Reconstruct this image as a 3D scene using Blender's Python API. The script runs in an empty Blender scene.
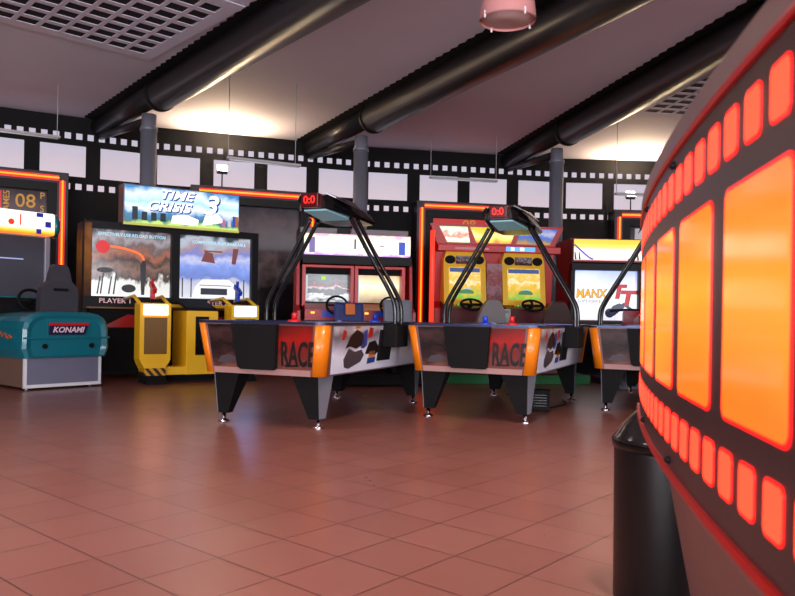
import bpy, bmesh, math, random
from mathutils import Vector, Matrix
random.seed(7)
PI = math.pi
sc = bpy.context.scene
COL = sc.collection
CAM_H = 0.87

# ------------------------------------------------------------------ helpers
def lin(r, g, b):
    f = lambda c: (c/255/12.92) if c/255 <= .04045 else ((c/255+.055)/1.055)**2.4
    return (f(r), f(g), f(b), 1.0)

_m = {}
def mat(name, rgb, rough=.5, metal=0.0, emit=0.0, ergb=None, spec=.5, noise=0.0, nscale=8.0, coat=0.0):
    if name in _m: return _m[name]
    m = bpy.data.materials.new(name); m.use_nodes = True
    nt = m.node_tree; p = nt.nodes['Principled BSDF']
    c = lin(*rgb)
    p.inputs['Base Color'].default_value = c
    p.inputs['Roughness'].default_value = rough
    p.inputs['Metallic'].default_value = metal
    p.inputs['Specular IOR Level'].default_value = spec
    p.inputs['Coat Weight'].default_value = coat
    if emit:
        p.inputs['Emission Color'].default_value = lin(*(ergb or rgb))
        p.inputs['Emission Strength'].default_value = emit
    if noise:
        tc = nt.nodes.new('ShaderNodeTexCoord'); n = nt.nodes.new('ShaderNodeTexNoise')
        n.inputs['Scale'].default_value = nscale; n.inputs['Detail'].default_value = 4
        mx = nt.nodes.new('ShaderNodeMix'); mx.data_type = 'RGBA'
        mx.inputs[6].default_value = tuple(v*(1-noise) for v in c[:3])+(1,)
        mx.inputs[7].default_value = tuple(min(1, v*(1+noise)) for v in c[:3])+(1,)
        nt.links.new(tc.outputs['Object'], n.inputs['Vector'])
        nt.links.new(n.outputs['Fac'], mx.inputs[0])
        nt.links.new(mx.outputs[2], p.inputs['Base Color'])
    _m[name] = m
    return m

def picture(name, stops, nscale=6.0, amt=.5, emit=1.0, axis=2, rough=.15, glow=True, detail=5, stretch=(1, 1, 1)):
    """a printed or lit picture: colour bands along one axis broken up by noise"""
    if name in _m: return _m[name]
    m = bpy.data.materials.new(name); m.use_nodes = True
    nt = m.node_tree; p = nt.nodes['Principled BSDF']
    tc = nt.nodes.new('ShaderNodeTexCoord')
    sp = nt.nodes.new('ShaderNodeSeparateXYZ'); nt.links.new(tc.outputs['Generated'], sp.inputs[0])
    mp = nt.nodes.new('ShaderNodeMapping'); mp.inputs['Scale'].default_value = stretch
    nt.links.new(tc.outputs['Object'], mp.inputs[0])
    n = nt.nodes.new('ShaderNodeTexNoise'); n.inputs['Scale'].default_value = nscale; n.inputs['Detail'].default_value = detail
    nt.links.new(mp.outputs[0], n.inputs['Vector'])
    a = nt.nodes.new('ShaderNodeMath'); a.operation = 'SUBTRACT'; nt.links.new(n.outputs['Fac'], a.inputs[0]); a.inputs[1].default_value = .5
    b = nt.nodes.new('ShaderNodeMath'); b.operation = 'MULTIPLY_ADD'; nt.links.new(a.outputs[0], b.inputs[0]); b.inputs[1].default_value = amt*2
    nt.links.new(sp.outputs[axis], b.inputs[2])
    r = nt.nodes.new('ShaderNodeValToRGB'); cr = r.color_ramp
    while len(cr.elements) < len(stops): cr.elements.new(.5)
    for e, (pos, rgb) in zip(cr.elements, stops):
        e.position = pos; e.color = lin(*rgb)
    nt.links.new(b.outputs[0], r.inputs[0])
    p.inputs['Roughness'].default_value = rough
    if glow:
        p.inputs['Base Color'].default_value = (.02, .02, .02, 1)
        nt.links.new(r.outputs[0], p.inputs['Emission Color']); p.inputs['Emission Strength'].default_value = emit
    else:
        nt.links.new(r.outputs[0], p.inputs['Base Color'])
    _m[name] = m
    return m

class MB:
    def __init__(s): s.bm = bmesh.new()
    def _merge(s, t, smooth=False):
        for f in t.faces: f.smooth = smooth
        me = bpy.data.meshes.new('t'); t.to_mesh(me); t.free(); s.bm.from_mesh(me); bpy.data.meshes.remove(me)
        return s
    def box(s, x0, x1, y0, y1, z0, z1, bev=0.0, rot=None, piv=None, seg=2):
        t = bmesh.new()
        bmesh.ops.create_cube(t, size=1)
        for v in t.verts:
            v.co = Vector(((x0+x1)/2+v.co.x*(x1-x0), (y0+y1)/2+v.co.y*(y1-y0), (z0+z1)/2+v.co.z*(z1-z0)))
        if bev: bmesh.ops.bevel(t, geom=t.edges[:], offset=bev, segments=seg, affect='EDGES', profile=.6)
        if rot is not None:
            P = Vector(piv or ((x0+x1)/2, (y0+y1)/2, (z0+z1)/2))
            for v in t.verts: v.co = rot @ (v.co-P) + P
        return s._merge(t)
    def prism(s, pts, vec, bev=0.0):
        """closed polygon of 3-D points swept along vec"""
        t = bmesh.new(); vec = Vector(vec)
        a = [t.verts.new(Vector(p)) for p in pts]; b = [t.verts.new(Vector(p)+vec) for p in pts]
        n = len(pts)
        t.faces.new(a); t.faces.new(b[::-1])
        for i in range(n): t.faces.new((a[i], b[i], b[(i+1) % n], a[(i+1) % n]))
        bmesh.ops.recalc_face_normals(t, faces=t.faces[:])
        if bev: bmesh.ops.bevel(t, geom=t.edges[:], offset=bev, segments=2, affect='EDGES')
        return s._merge(t)
    def profile(s, yz, x0, x1, bev=0.0): return s.prism([(x0, y, z) for y, z in yz], (x1-x0, 0, 0), bev)
    def loft(s, rings, cap=True, smooth=False):
        t = bmesh.new()
        R = [[t.verts.new(Vector(p)) for p in r] for r in rings]; n = len(rings[0])
        for a, b in zip(R, R[1:]):
            for i in range(n): t.faces.new((a[i], a[(i+1) % n], b[(i+1) % n], b[i]))
        if cap: t.faces.new(R[0][::-1]); t.faces.new(R[-1])
        bmesh.ops.recalc_face_normals(t, faces=t.faces[:])
        return s._merge(t, smooth)
    def tube(s, pts, r, n=10, smooth_path=0):
        pts = [Vector(p) for p in pts]
        for _ in range(smooth_path):
            q = [pts[0]]
            for a, b in zip(pts, pts[1:]): q += [a*.75+b*.25, a*.25+b*.75]
            pts = q+[pts[-1]]
        rings = []
        up = None
        for i, p in enumerate(pts):
            d = (pts[min(i+1, len(pts)-1)]-pts[max(i-1, 0)]).normalized()
            if up is None:
                up = Vector((0, 0, 1)) if abs(d.z) < .9 else Vector((1, 0, 0))
            u = d.cross(up).normalized(); up = u.cross(d).normalized()
            rr = r[i] if isinstance(r, (list, tuple)) else r
            rings.append([p+(u*math.cos(k*2*PI/n)+up*math.sin(k*2*PI/n))*rr for k in range(n)])
        return s.loft(rings, True, True)
    def lathe(s, prof, c=(0, 0, 0), n=24, smooth=True):
        rings = [[(c[0]+r*math.cos(k*2*PI/n), c[1]+r*math.sin(k*2*PI/n), c[2]+z) for k in range(n)] for r, z in prof]
        return s.loft(rings, True, smooth)
    def disc(s, c, r, axis, th, n=20, sx=1, sz=1):
        """short cylinder along axis 'y' centred at c"""
        if axis == 'y':
            return s.prism([(c[0]+r*sx*math.cos(k*2*PI/n), c[1], c[2]+r*sz*math.sin(k*2*PI/n)) for k in range(n)], (0, th, 0))
        return s.prism([(c[0]+r*math.cos(k*2*PI/n), c[1]+r*math.sin(k*2*PI/n), c[2]) for k in range(n)], (0, 0, th))
    def sphere(s, c, r, sc3=(1, 1, 1), rot=None):
        t = bmesh.new(); bmesh.ops.create_uvsphere(t, u_segments=16, v_segments=10, radius=r)
        for v in t.verts:
            q = Vector((v.co.x*sc3[0], v.co.y*sc3[1], v.co.z*sc3[2]))
            if rot is not None: q = rot @ q
            v.co = q+Vector(c)
        return s._merge(t, True)
    def text(s, txt, x, y, z, h, depth=.003, bold=0.0, fn=None, sx=1.0, shear=0.0, rot=0.0, align='CENTER'):
        """lettering in the xz plane facing -y, centred on (x,z); fn maps (u,w,d) instead"""
        cu = bpy.data.curves.new('t', 'FONT'); cu.body = txt; cu.size = h*1.38; cu.align_x = align; cu.align_y = 'CENTER'
        cu.extrude = depth/2; cu.offset = bold*h; cu.shear = shear; cu.resolution_u = 3
        o = bpy.data.objects.new('t', cu); COL.objects.link(o)
        dg = bpy.context.evaluated_depsgraph_get()
        me = bpy.data.meshes.new_from_object(o.evaluated_get(dg))
        ca, sa = math.cos(rot), math.sin(rot)
        for v in me.vertices:
            u, w, d = v.co.x*sx, v.co.y, v.co.z
            u, w = u*ca-w*sa, u*sa+w*ca
            v.co = Vector(fn(x+u, z+w, d)) if fn else Vector((x+u, y-d, z+w))
        s.bm.from_mesh(me)
        bpy.data.objects.remove(o); bpy.data.curves.remove(cu); bpy.data.meshes.remove(me)
        return s
    def build(s, name, m, parent=None, loc=None, rotz=0):
        me = bpy.data.meshes.new(name); s.bm.to_mesh(me); s.bm.free()
        if m: me.materials.append(m)
        o = bpy.data.objects.new(name, me); COL.objects.link(o)
        if parent is not None: o.parent = parent
        if loc is not None: o.location = loc
        if rotz: o.rotation_euler = (0, 0, rotz)
        return o

def tag(o, label=None, cat=None, group=None, kind=None):
    if label: o['label'] = label
    if cat: o['category'] = cat
    if group: o['group'] = group
    if kind: o['kind'] = kind
    return o
def thing(name, label, cat, loc, rotz=0, group=None):
    o = bpy.data.objects.new(name, None); COL.objects.link(o)
    o.location = loc; o.rotation_euler = (0, 0, rotz); o.empty_display_size = .1
    return tag(o, label, cat, group)
def copy_tree(o, parent=None):
    c = o.copy(); COL.objects.link(c)
    if parent is not None: c.parent = parent
    for ch in list(o.children): copy_tree(ch, c)
    return c
def RZ(a): return Matrix.Rotation(a, 3, 'Z')
def RX(a): return Matrix.Rotation(a, 3, 'X')
def RY(a): return Matrix.Rotation(a, 3, 'Y')

# ------------------------------------------------------------------ common materials
M_black = mat('black_paint', (14, 13, 14), .5, spec=.25)
M_gloss = mat('gloss_black', (10, 10, 11), .18)
M_soft = mat('soft_black', (17, 16, 17), .75, noise=.2, spec=.2)
M_chrome = mat('chrome', (215, 215, 220), .12, 1.0)
M_grey = mat('grey_metal', (96, 98, 106), .4, .6)
M_orange = mat('orange_corner', (240, 128, 8), .35, coat=.3)
M_yellow = mat('yellow_panel', (246, 190, 26), .4, noise=.05)
M_yel_d = mat('bronze_panel', (120, 84, 30), .5, noise=.12, nscale=20)
M_red = mat('red_cabinet', (185, 16, 16), .35, noise=.1)
M_dred = mat('dark_red_cabinet', (86, 12, 16), .45, noise=.12)
M_white = mat('white_paint', (225, 225, 228), .5)
M_steel = mat('dark_steel_paint', (44, 42, 44), .36, .35, noise=.08, nscale=3)
M_column = mat('column_paint', (124, 126, 138), .42, .3, noise=.06, nscale=3)
M_teal = mat('teal_shell', (14, 108, 122), .3, coat=.4, noise=.05)
M_blue = mat('blue_plastic', (20, 60, 190), .35)
M_redp = mat('red_plastic', (205, 20, 24), .35)
def glow(name, rgb, s): return mat(name, (30, 30, 30), .4, emit=s, ergb=rgb)
M_neon = glow('neon_orange', (255, 120, 24), 3.2)
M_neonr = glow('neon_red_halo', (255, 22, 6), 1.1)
M_lwhite = glow('lit_white', (255, 250, 240), 1.8)
M_led = glow('red_led', (255, 30, 20), 1.8)

# ------------------------------------------------------------------ room
J = {1: Vector((-4.22, 12.49)), 2: Vector((-.70, 13.68)), 3: Vector((3.12, 14.40))}
def step(p, a, L): return p+Vector((math.cos(math.radians(a)), math.sin(math.radians(a))))*L
J[0] = step(J[1], 180+28.8, 3.58); J[-1] = step(J[0], 180+38, 3.8); J[-2] = step(J[-1], 180+50, 3.8)
J[4] = step(J[3], 3, 3.8); J[5] = step(J[4], -6, 3.8); J[6] = step(J[5], -20, 3.8)
CEIL = 3.99
M_wall = mat('black_wall', (15, 14, 15), .75, noise=.12, spec=.25)
M_film = picture('backlit_film_panel', [(0, (232, 214, 226)), (.5, (226, 210, 224)), (1, (214, 206, 226))], 1.5, .6, .80, rough=.25)
def wall_bay(name, a, b, film=True):
    d = (b-a); L = d.length; ang = math.atan2(d.y, d.x)
    o = MB().box(0, L, 0, .12, 0, CEIL+.1).build(name, M_wall, loc=(a.x, a.y, 0), rotz=ang)
    tag(o, kind='structure')
    if film:
        p = L/4
        for k in range(4):
            MB().box(p*k+p*.125, p*k+p*.875, -.012, 0, 3.026, 3.52).build('film_panel', M_film, o)
        q = MB(); n = 21
        for k in range(n):
            x = L/n*(k+.5)
            for z in (3.675, 2.865): q.box(x-.046, x+.046, -.012, 0, z-.047, z+.047)
        q.build('film_perforations', M_film, o)
    MB().box(0, L, -.03, 0, 0, .1).build('skirting_board', M_black, o)
    return o, ang
bays = {}
for k, nm in ((-2, 'wall_side_left'), (-1, 'wall_far_left'), (0, 'wall_left'), (1, 'wall_back_left'), (2, 'wall_back'), (3, 'wall_back_right'), (4, 'wall_right'), (5, 'wall_far_right')):
    bays[k] = wall_bay(nm, J[k], J[k+1])
bl, br = J[-2], J[6]
fl, fr = Vector((-10.5, -7.0)), Vector((14.0, -7.0))
wall_bay('wall_rear_left', fl, bl, False)
wall_bay('wall_rear_right', br, fr, False)
# front wall (behind the camera) with a row of tall windows
fw = MB()
fw.box(fl.x, fr.x, -7.12, -7.0, 0, .5); fw.box(fl.x, fr.x, -7.12, -7.0, 3.4, CEIL+.1)
wx = [fl.x+1+k*3.3 for k in range(8)]
for k in range(8):
    x1 = wx[k]; x0 = fl.x if k == 0 else wx[k-1]+2.7
    fw.box(x0, x1, -7.12, -7.0, .5, 3.4)
fw.box(wx[7]+2.7 if wx[7]+2.7 < fr.x else fr.x-.01, fr.x, -7.12, -7.0, .5, 3.4)
tag(fw.build('wall_front', mat('plain_wall', (120, 112, 112), .7, noise=.08)), kind='structure')
M_pane = glow('daylight_pane', (214, 222, 240), .6)
for k in range(7):
    w = MB()
    for a_, b_ in ((wx[k], wx[k]+.06), (wx[k]+1.32, wx[k]+1.38), (wx[k]+2.64, wx[k]+2.7)): w.box(a_, b_, -7.1, -7.02, .5, 3.4)
    w.box(wx[k], wx[k]+2.7, -7.1, -7.02, .5, .56); w.box(wx[k], wx[k]+2.7, -7.1, -7.02, 3.34, 3.4)
    wo = tag(w.build('window_%d' % (k+1), M_grey), kind='structure')
    MB().box(wx[k]+.06, wx[k]+2.64, -7.09, -7.07, .56, 3.34).build('pane', M_pane, wo)

# floor of square terracotta tiles
def floor_mat():
    m = bpy.data.materials.new('terracotta_tiles'); m.use_nodes = True
    nt = m.node_tree; p = nt.nodes['Principled BSDF']; N = nt.nodes.new; Lk = nt.links.new
    tc = N('ShaderNodeTexCoord')
    def dot(v, off):
        d = N('ShaderNodeVectorMath'); d.operation = 'DOT_PRODUCT'; d.inputs[1].default_value = v; Lk(tc.outputs['Object'], d.inputs[0])
        s = N('ShaderNodeMath'); s.operation = 'SUBTRACT'; s.inputs[1].default_value = off; Lk(d.outputs['Value'], s.inputs[0]); return s
    u = dot((-.759, .651, 0), .085); v = dot((.651, .759, 0), .092)
    cb = N('ShaderNodeCombineXYZ'); Lk(u.outputs[0], cb.inputs[0]); Lk(v.outputs[0], cb.inputs[1])
    b = N('ShaderNodeTexBrick'); b.offset = 0; b.squash = 1
    b.inputs['Scale'].default_value = 1; b.inputs['Brick Width'].default_value = .3; b.inputs['Row Height'].default_value = .3
    b.inputs['Mortar Size'].default_value = .0035; b.inputs['Mortar Smooth'].default_value = .3
    b.inputs['Color1'].default_value = lin(137, 87, 76); b.inputs['Color2'].default_value = lin(130, 81, 70); b.inputs['Mortar'].default_value = lin(76, 42, 37)
    Lk(cb.outputs[0], b.inputs['Vector'])
    n = N('ShaderNodeTexNoise'); n.inputs['Scale'].default_value = 2.2; n.inputs['Detail'].default_value = 6; Lk(tc.outputs['Object'], n.inputs['Vector'])
    mx = N('ShaderNodeMix'); mx.data_type = 'RGBA'; mx.blend_type = 'MULTIPLY'; mx.inputs[0].default_value = .35
    Lk(b.outputs['Color'], mx.inputs[6])
    rr = N('ShaderNodeValToRGB'); rr.color_ramp.elements[0].color = (.72, .72, .72, 1); rr.color_ramp.elements[1].color = (1, 1, 1, 1)
    Lk(n.outputs['Fac'], rr.inputs[0]); Lk(rr.outputs[0], mx.inputs[7]); Lk(mx.outputs[2], p.inputs['Base Color'])
    r2 = N('ShaderNodeMapRange'); r2.inputs[3].default_value = .24; r2.inputs[4].default_value = .36; Lk(n.outputs['Fac'], r2.inputs[0]); Lk(r2.outputs[0], p.inputs['Roughness'])
    bp = N('ShaderNodeBump'); bp.inputs['Strength'].default_value = .25; bp.inputs['Distance'].default_value = .003
    iv = N('ShaderNodeMath'); iv.operation = 'SUBTRACT'; iv.inputs[0].default_value = 1; Lk(b.outputs['Fac'], iv.inputs[1])
    Lk(iv.outputs[0], bp.inputs['Height']); Lk(bp.outputs[0], p.inputs['Normal'])
    return m
poly = [fl]+[J[k] for k in range(-2, 7)]+[fr]
tag(MB().prism([(p.x*1.02, p.y+.1 if p.y > 0 else p.y-.2, -.1) for p in poly], (0, 0, .1)).build('floor', floor_mat()), kind='structure')
M_ceil = mat('ceiling_plaster', (212, 208, 222), .8, noise=.05, nscale=1.2)
tag(MB().prism([(p.x*1.02, p.y+.1 if p.y > 0 else p.y-.2, CEIL) for p in poly], (0, 0, .1)).build('ceiling', M_ceil), kind='structure')

# ------------------------------------------------------------------ columns and roof beams
BZ = 3.825; BR = .218
cols = [((-3.54, 10.40), 38.6), ((-.61, 11.45), 27.9), ((2.55, 12.06), 12.4)]
blab = ['round dark steel roof beam at left, beside the ceiling grille above the lit marquee',
        'round dark steel roof beam in the middle, running behind the pink pendant lamp',
        'round dark steel roof beam at right, disappearing behind the glowing film strip counter']
clab = ['grey round column behind the lit blue marquee of the shooting game at left',
        'grey round column in the middle, behind the score canopy of the first air hockey table',
        'grey round column right of the yellow and red twin racing game']
for i, ((x, y), a) in enumerate(cols):
    a = math.radians(a); d = Vector((math.sin(a), -math.cos(a), 0)); e = Vector((math.cos(a), math.sin(a), 0))
    t = thing('roof_beam', blab[i], 'beam', (x, y, BZ), 0, 'round roof beams')
    back = 2.25 if i < 2 else 2.2
    MB().tube([d*.42, d*12.5], BR, 32).build('beam_tube', M_steel, t)
    MB().tube([d*-back+Vector((0, 0, .055)), d*.42+Vector((0, 0, .055))], .155, 32).build('beam_end', M_steel, t)
    MB().tube([d*.38, d*.46], BR*1.04, 32).build('joint_ring', M_black, t)
    MB().tube([d*-.05+Vector((0, 0, -.27)), d*-back*.98+Vector((0, 0, -.10))], .06, 16).build('brace_tube', M_steel, t)
    # serrated dark strip stands in for the shaded gap between beam and ceiling
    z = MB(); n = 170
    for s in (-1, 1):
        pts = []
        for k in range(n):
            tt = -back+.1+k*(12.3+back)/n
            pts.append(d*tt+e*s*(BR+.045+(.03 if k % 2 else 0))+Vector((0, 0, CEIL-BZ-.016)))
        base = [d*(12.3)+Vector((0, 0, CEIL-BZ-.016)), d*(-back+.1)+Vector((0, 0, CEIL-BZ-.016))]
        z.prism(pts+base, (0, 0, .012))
    z.build('serrated_gap_shade', M_soft, t)
    t2 = thing('column', clab[i], 'column', (x, y, 0), 0, 'grey round columns')
    MB().lathe([(.112, 0), (.112, BZ-BR-.16)], n=32).build('shaft', M_column, t2)
    MB().lathe([(.122, BZ-BR-.2), (.122, BZ-BR-.17), (.10, BZ-BR-.12), (.10, BZ-BR+.03)], n=32).build('collar', M_column, t2)
    MB().lathe([(.16, 0), (.16, .02), (.115, .04)], n=32).build('base_plate', M_column, t2)

# ------------------------------------------------------------------ ceiling grilles
def grille(px, py, ax, nx, ny, label):
    """corner at (px,py); local x runs along ax, y to its left; cells .25 m"""
    ang = math.atan2(ax[1], ax[0])
    t = thing('ceiling_grille', label, 'vent', (px, py, CEIL), ang, 'ceiling grilles')
    c = .245; hx, hy = .165, .195
    MB().box(.04, nx*c-.04, .04, ny*c-.04, -.012, -.004).build('dark_backing', mat('vent_dark', (6, 5, 6), .9), t)
    b = MB()
    gx, gy = c-hx, c-hy
    for k in range(nx+1): b.box(k*c-gx/2-(.1 if k == 0 else 0), k*c+gx/2+(.1 if k == nx else 0), -gy/2-.1, ny*c+gy/2+.1, -.02, -.008)
    for k in range(ny+1): b.box(-gx/2, nx*c+gx/2, k*c-gy/2-(.1 if k == 0 else 0), k*c+gy/2+(.1 if k == ny else 0), -.0195, -.0085)
    b.build('grid', M_ceil, t)
    return t
# left: local x runs toward the centre, local y must go to the left-back of it
def grille_m(corner, a_dir, b_sign, nx, ny, label):
    if b_sign > 0: return grille(corner[0], corner[1], a_dir, nx, ny, label)
    a = Vector(a_dir).normalized(); perp = Vector((-a.y, a.x))
    c = Vector(corner)-perp*ny*.245
    return grille(c.x, c.y, a_dir, nx, ny, label)
a1 = (math.sin(math.radians(43)), -math.cos(math.radians(43)))
grille_m((-3.12, 8.95), a1, -1, 8, 10, 'large ceiling grille of dark rectangular holes at top left of the hall')
a3 = (math.sin(math.radians(9)), -math.cos(math.radians(9)))
grille_m((3.58, 11.05), a3, 1, 10, 6, 'ceiling grille of rectangular holes right of the third roof beam')

# ------------------------------------------------------------------ neon portals on the wall
M_frame = mat('portal_frame', (44, 36, 42), .4, .2)
M_glass = picture('painted_reflection_glass', [(0, (18, 13, 15)), (.45, (40, 32, 34)), (.58, (150, 136, 140)), (.66, (84, 70, 72)), (.85, (104, 86, 90)), (1, (60, 48, 54))], 2.5, .25, glow=False, rough=.16)  # pale bands are reflections painted into the glass colour
M_gold = mat('gold_lettering', (196, 140, 30), .4, emit=.25, ergb=(230, 160, 30))
M_pred = mat('poster_red', (170, 24, 22), .3, emit=.5, ergb=(210, 26, 20))  # own emission added to brighten the poster red
def portal(bay, xc, w, top, label, y=-.42):
    a = J[bay]; _, ang = bays[bay]
    ca, sa = math.cos(ang), math.sin(ang)
    lx = a.x+ca*xc-sa*y; ly = a.y+sa*xc+ca*y
    t = thing('neon_frame', label, 'frame', (lx, ly, 0), ang, 'neon framed wall portals')
    h = w/2
    b = MB()
    b.box(-h, -h+.28, 0, .40, 0, top, .01); b.box(h-.28, h, 0, .40, 0, top, .01); b.box(-h, h, .001, .401, top-.28, top+.001, .01)
    b.build('surround', M_frame, t)
    b = MB()
    b.box(-h+.17, -h+.30, -.03, .05, 0, top-.17, .008); b.box(h-.30, h-.17, -.03, .05, 0, top-.17, .008); b.box(-h+.17, h-.17, -.031, .051, top-.30, top-.17, .008)
    b.build('inner_moulding', M_grey if False else M_black, t)
    zt = top-.09; e = h-.09
    for pts in ([(-e, -.03, .25), (-e, -.03, zt-.04)], [(-e+.05, -.03, zt), (e-.05, -.03, zt)], [(e, -.03, zt-.04), (e, -.03, .25)]):
        n = MB().tube(pts, .013, 10).build('neon_tube', M_neon, t)
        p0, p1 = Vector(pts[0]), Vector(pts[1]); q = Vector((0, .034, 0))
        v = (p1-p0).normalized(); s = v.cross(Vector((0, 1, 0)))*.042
        MB().prism([p0-s+q, p0+s+q, p1+s+q, p1-s+q], (0, -.008, 0)).build('halo_strip', M_neonr, n)  # glowing strip imitates the red halo around the neon tube
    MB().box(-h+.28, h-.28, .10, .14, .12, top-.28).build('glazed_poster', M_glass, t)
    return t
pf1 = portal(0, 4.07-.28-.95-.35-.95-.22, 1.95, 3.0, 'orange neon frame behind the teal driving game, reading 08 in gold')
pf2 = portal(1, 1.72, 2.15, 3.0, 'orange neon frame around dark glass right of the lit blue marquee')
pf3 = portal(2, 1.95, 1.98, 2.98, 'orange neon frame behind the yellow and red twin racing game')
pf4 = portal(3, 1.92, 1.95, 2.95, 'orange neon frame with a white sheet behind the motorcycle game')
# poster lettering
def poster(t, xr, red=True):
    z = 2.52
    if red: MB().box(xr-1.2, xr-.60, .085, .10, 1.9, 2.66).build('red_block', M_pred, t)
    g = MB(); g.text('08', xr-.28, .09, z, .21, .004, .01); g.build('date_lettering', M_gold, t)
    g = MB(); g.text('GAMES', xr-.535, .09, z-.05, .09, .004, .01, rot=PI/2); g.build('side_lettering', M_gold, t)
    g = MB()
    for k, c in enumerate(('P', 'S', 'E', '0', 'R', '0', 'E', 'S')): g.text(c, xr-.05, .09, 2.62-k*.2, .1, .004, .015)
    g.build('column_lettering', M_gold, t)
poster(pf1, .66)
MB().box(-.70, .70, .085, .10, .2, 2.68).build('red_poster', M_pred, pf3)
g = MB(); g.text('08', .02, .08, 2.58, .16, .004, .01, sx=1.2); g.build('date_lettering', M_gold, pf3)
MB().box(-.55, .6, .07, .10, 1.6, 2.62).build('white_sheet', mat('paper', (220, 218, 222), .7, emit=.12), pf4)
g = MB()
for k in range(7): g.box(-.42, .3-.1*(k % 3), .064, .07, 2.3-.07*k, 2.315-.07*k)
g.build('printed_lines', mat('print_grey', (120, 116, 120), .8), pf4)

# ------------------------------------------------------------------ floodlights standing on two portals
def flood(pt, x, label):
    mw = Matrix.Translation(pt.location) @ Matrix.Rotation(pt.rotation_euler.z, 4, 'Z')
    top = 3.005 if pt is pf2 else 2.955
    p = mw @ Vector((x, .2, top))
    t = thing('floodlight', label, 'lamp', p, pt.rotation_euler.z, 'floodlights above the neon frames')
    MB().box(-.06, .06, -.05, .05, 0, .02).build('foot', M_black, t)
    MB().tube([(0, 0, .02), (0, 0, .26)], .012).build('stem', M_black, t)
    r = RX(math.radians(-35))
    MB().box(-.09, .09, -.03, .05, .26, .40, .01, rot=r, piv=(0, 0, .3)).build('housing', M_grey, t)
    MB().box(-.085, .085, -.036, -.029, .265, .395, rot=r, piv=(0, 0, .3)).build('lens', glow('flood_lens', (255, 236, 205), 18), t)
    ld = bpy.data.lights.new('flood', 'SPOT'); ld.energy = 320; ld.color = (1, .74, .46); ld.spot_size = math.radians(172); ld.spot_blend = 1; ld.shadow_soft_size = .10
    lo = bpy.data.objects.new('flood_beam', ld); COL.objects.link(lo); lo.parent = t
    lo.location = (0, -.14, .44); lo.rotation_euler = (math.radians(200), 0, 0)
    return t
flood(pf2, -.55, 'small bright floodlight on top of the neon frame beside the blue marquee')
flood(pf4, -.60, 'small bright floodlight on the neon frame above the motorcycle game')

# ------------------------------------------------------------------ pendant strip fixtures
M_strip = mat('strip_white', (176, 172, 172), .5)
def strip(p0, p1, label, wires):
    p0 = Vector(p0); p1 = Vector(p1); L = (p1-p0).length; a = math.atan2(p1.y-p0.y, p1.x-p0.x)
    t = thing('pendant_strip_light', label, 'lamp', p0, a, 'pendant strip lights below the ceiling')
    MB().box(0, L, -.04, .04, -.012, .02, .006).build('housing', M_strip, t)
    MB().tube([(.03, -.02, -.022), (L-.03, -.02, -.022)], .010).build('lamp_tube', M_white, t)
    for w in wires: MB().tube([(w, 0, .03), (w, 0, CEIL-p0.z)], .0055, 6).build('wire', M_strip, t)
strip((-5.9, 9.5, 3.25), (-4.70, 10.22, 3.25), 'pendant strip light at far left above the teal driving game', (.25, 1.36))
strip((-2.26, 9.64, 2.89), (-1.36, 10.08, 2.89), 'pendant strip light hanging between first and second columns', (.02, .93))
strip((.50, 12.5, 3.22), (1.68, 12.75, 3.22), 'pendant strip light hanging above the yellow and red twin racing game', (.02, 1.18))
strip((3.42, 11.75, 2.87), (4.5, 11.85, 2.87), 'pendant strip light at right above the motorcycle game', (.02, 1.05))

# ------------------------------------------------------------------ pendant lamp with pink shade
t = thing('pendant_lamp', 'pendant lamp with a pinkish cone shade hanging at top middle', 'lamp', (.745, 5.25, 2.98))
n = 40
sh = [(.2, 0), (.196, .06), (.185, .14), (.168, .24), (.12, .34), (.05, .40)]
b = MB(); rings = [[(r*math.cos(k*2*PI/n), r*math.sin(k*2*PI/n), z) for k in range(n)] for r, z in sh+[(r-.006, z-.004) for r, z in sh[::-1][1:]]]
b.loft(rings, False, True); b.build('lamp_shade', mat('pink_shade', (214, 150, 146), .35, coat=.3), t)
MB().lathe([(.19, .012), (.19, .018)], n=40).build('diffuser', mat('diffuser', (196, 168, 166), .5), t)
for k in range(4):
    a = k*PI/2+.5; MB().box(.196*math.cos(a)-.006, .196*math.cos(a)+.006, .196*math.sin(a)-.006, .196*math.sin(a)+.006, -.02, .03).build('clip', M_white, t)
MB().tube([(.10, -.165, .012), (.055, -.13, .34)], .004, 6).build('shade_rod', M_chrome, t)
MB().lathe([(.05, .38), (.05, .47), (.02, .50)], n=20).build('lamp_holder', M_grey, t)
MB().tube([(0, 0, .49), (0, 0, CEIL-2.97)], .006, 8).build('cord', M_black, t)

# ------------------------------------------------------------------ film strip light-box counter (right foreground)
CX, CY, R = 8.5565, -.689, 8.343
def cyl(s, z, off=0.0):
    f = s/R; r = R+off
    return (CX-r*math.cos(f), CY+r*math.sin(f), z)
S0, S1 = .05, 2.69
t = thing('lightbox_counter', 'curved counter with glowing orange film strip panels in the right foreground', 'counter', (CX-R, .6, 0))
O = Vector(t.location)
def cy(s, z, off=0): return Vector(cyl(s, z, off))-O
def curved(name, m, prof, s0=S0, s1=S1, n=60, parent=None, smooth=False):
    """closed profile of (off,z) swept along the arc"""
    b = MB(); rings = []
    for k in range(n+1):
        s = s0+(s1-s0)*k/n; rings.append([cy(s, z, o) for o, z in prof])
    b.loft(rings, True, smooth); return b.build(name, m, parent or t)
M_box = mat('lightbox_face', (62, 44, 44), .35, noise=.06)
M_trim = mat('red_trim', (170, 16, 12), .35, emit=.04, ergb=(255, 20, 10))
M_cap = mat('counter_cap', (128, 104, 102), .35, noise=.05)
curved('lightbox_shell', M_box, [(0, .652), (0, 1.113), (-.5, 1.113), (-.5, .652)])
curved('top_trim', M_trim, [(.004, 1.113), (.006, 1.117), (.004, 1.122), (-.02, 1.122), (-.02, 1.113)])
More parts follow.
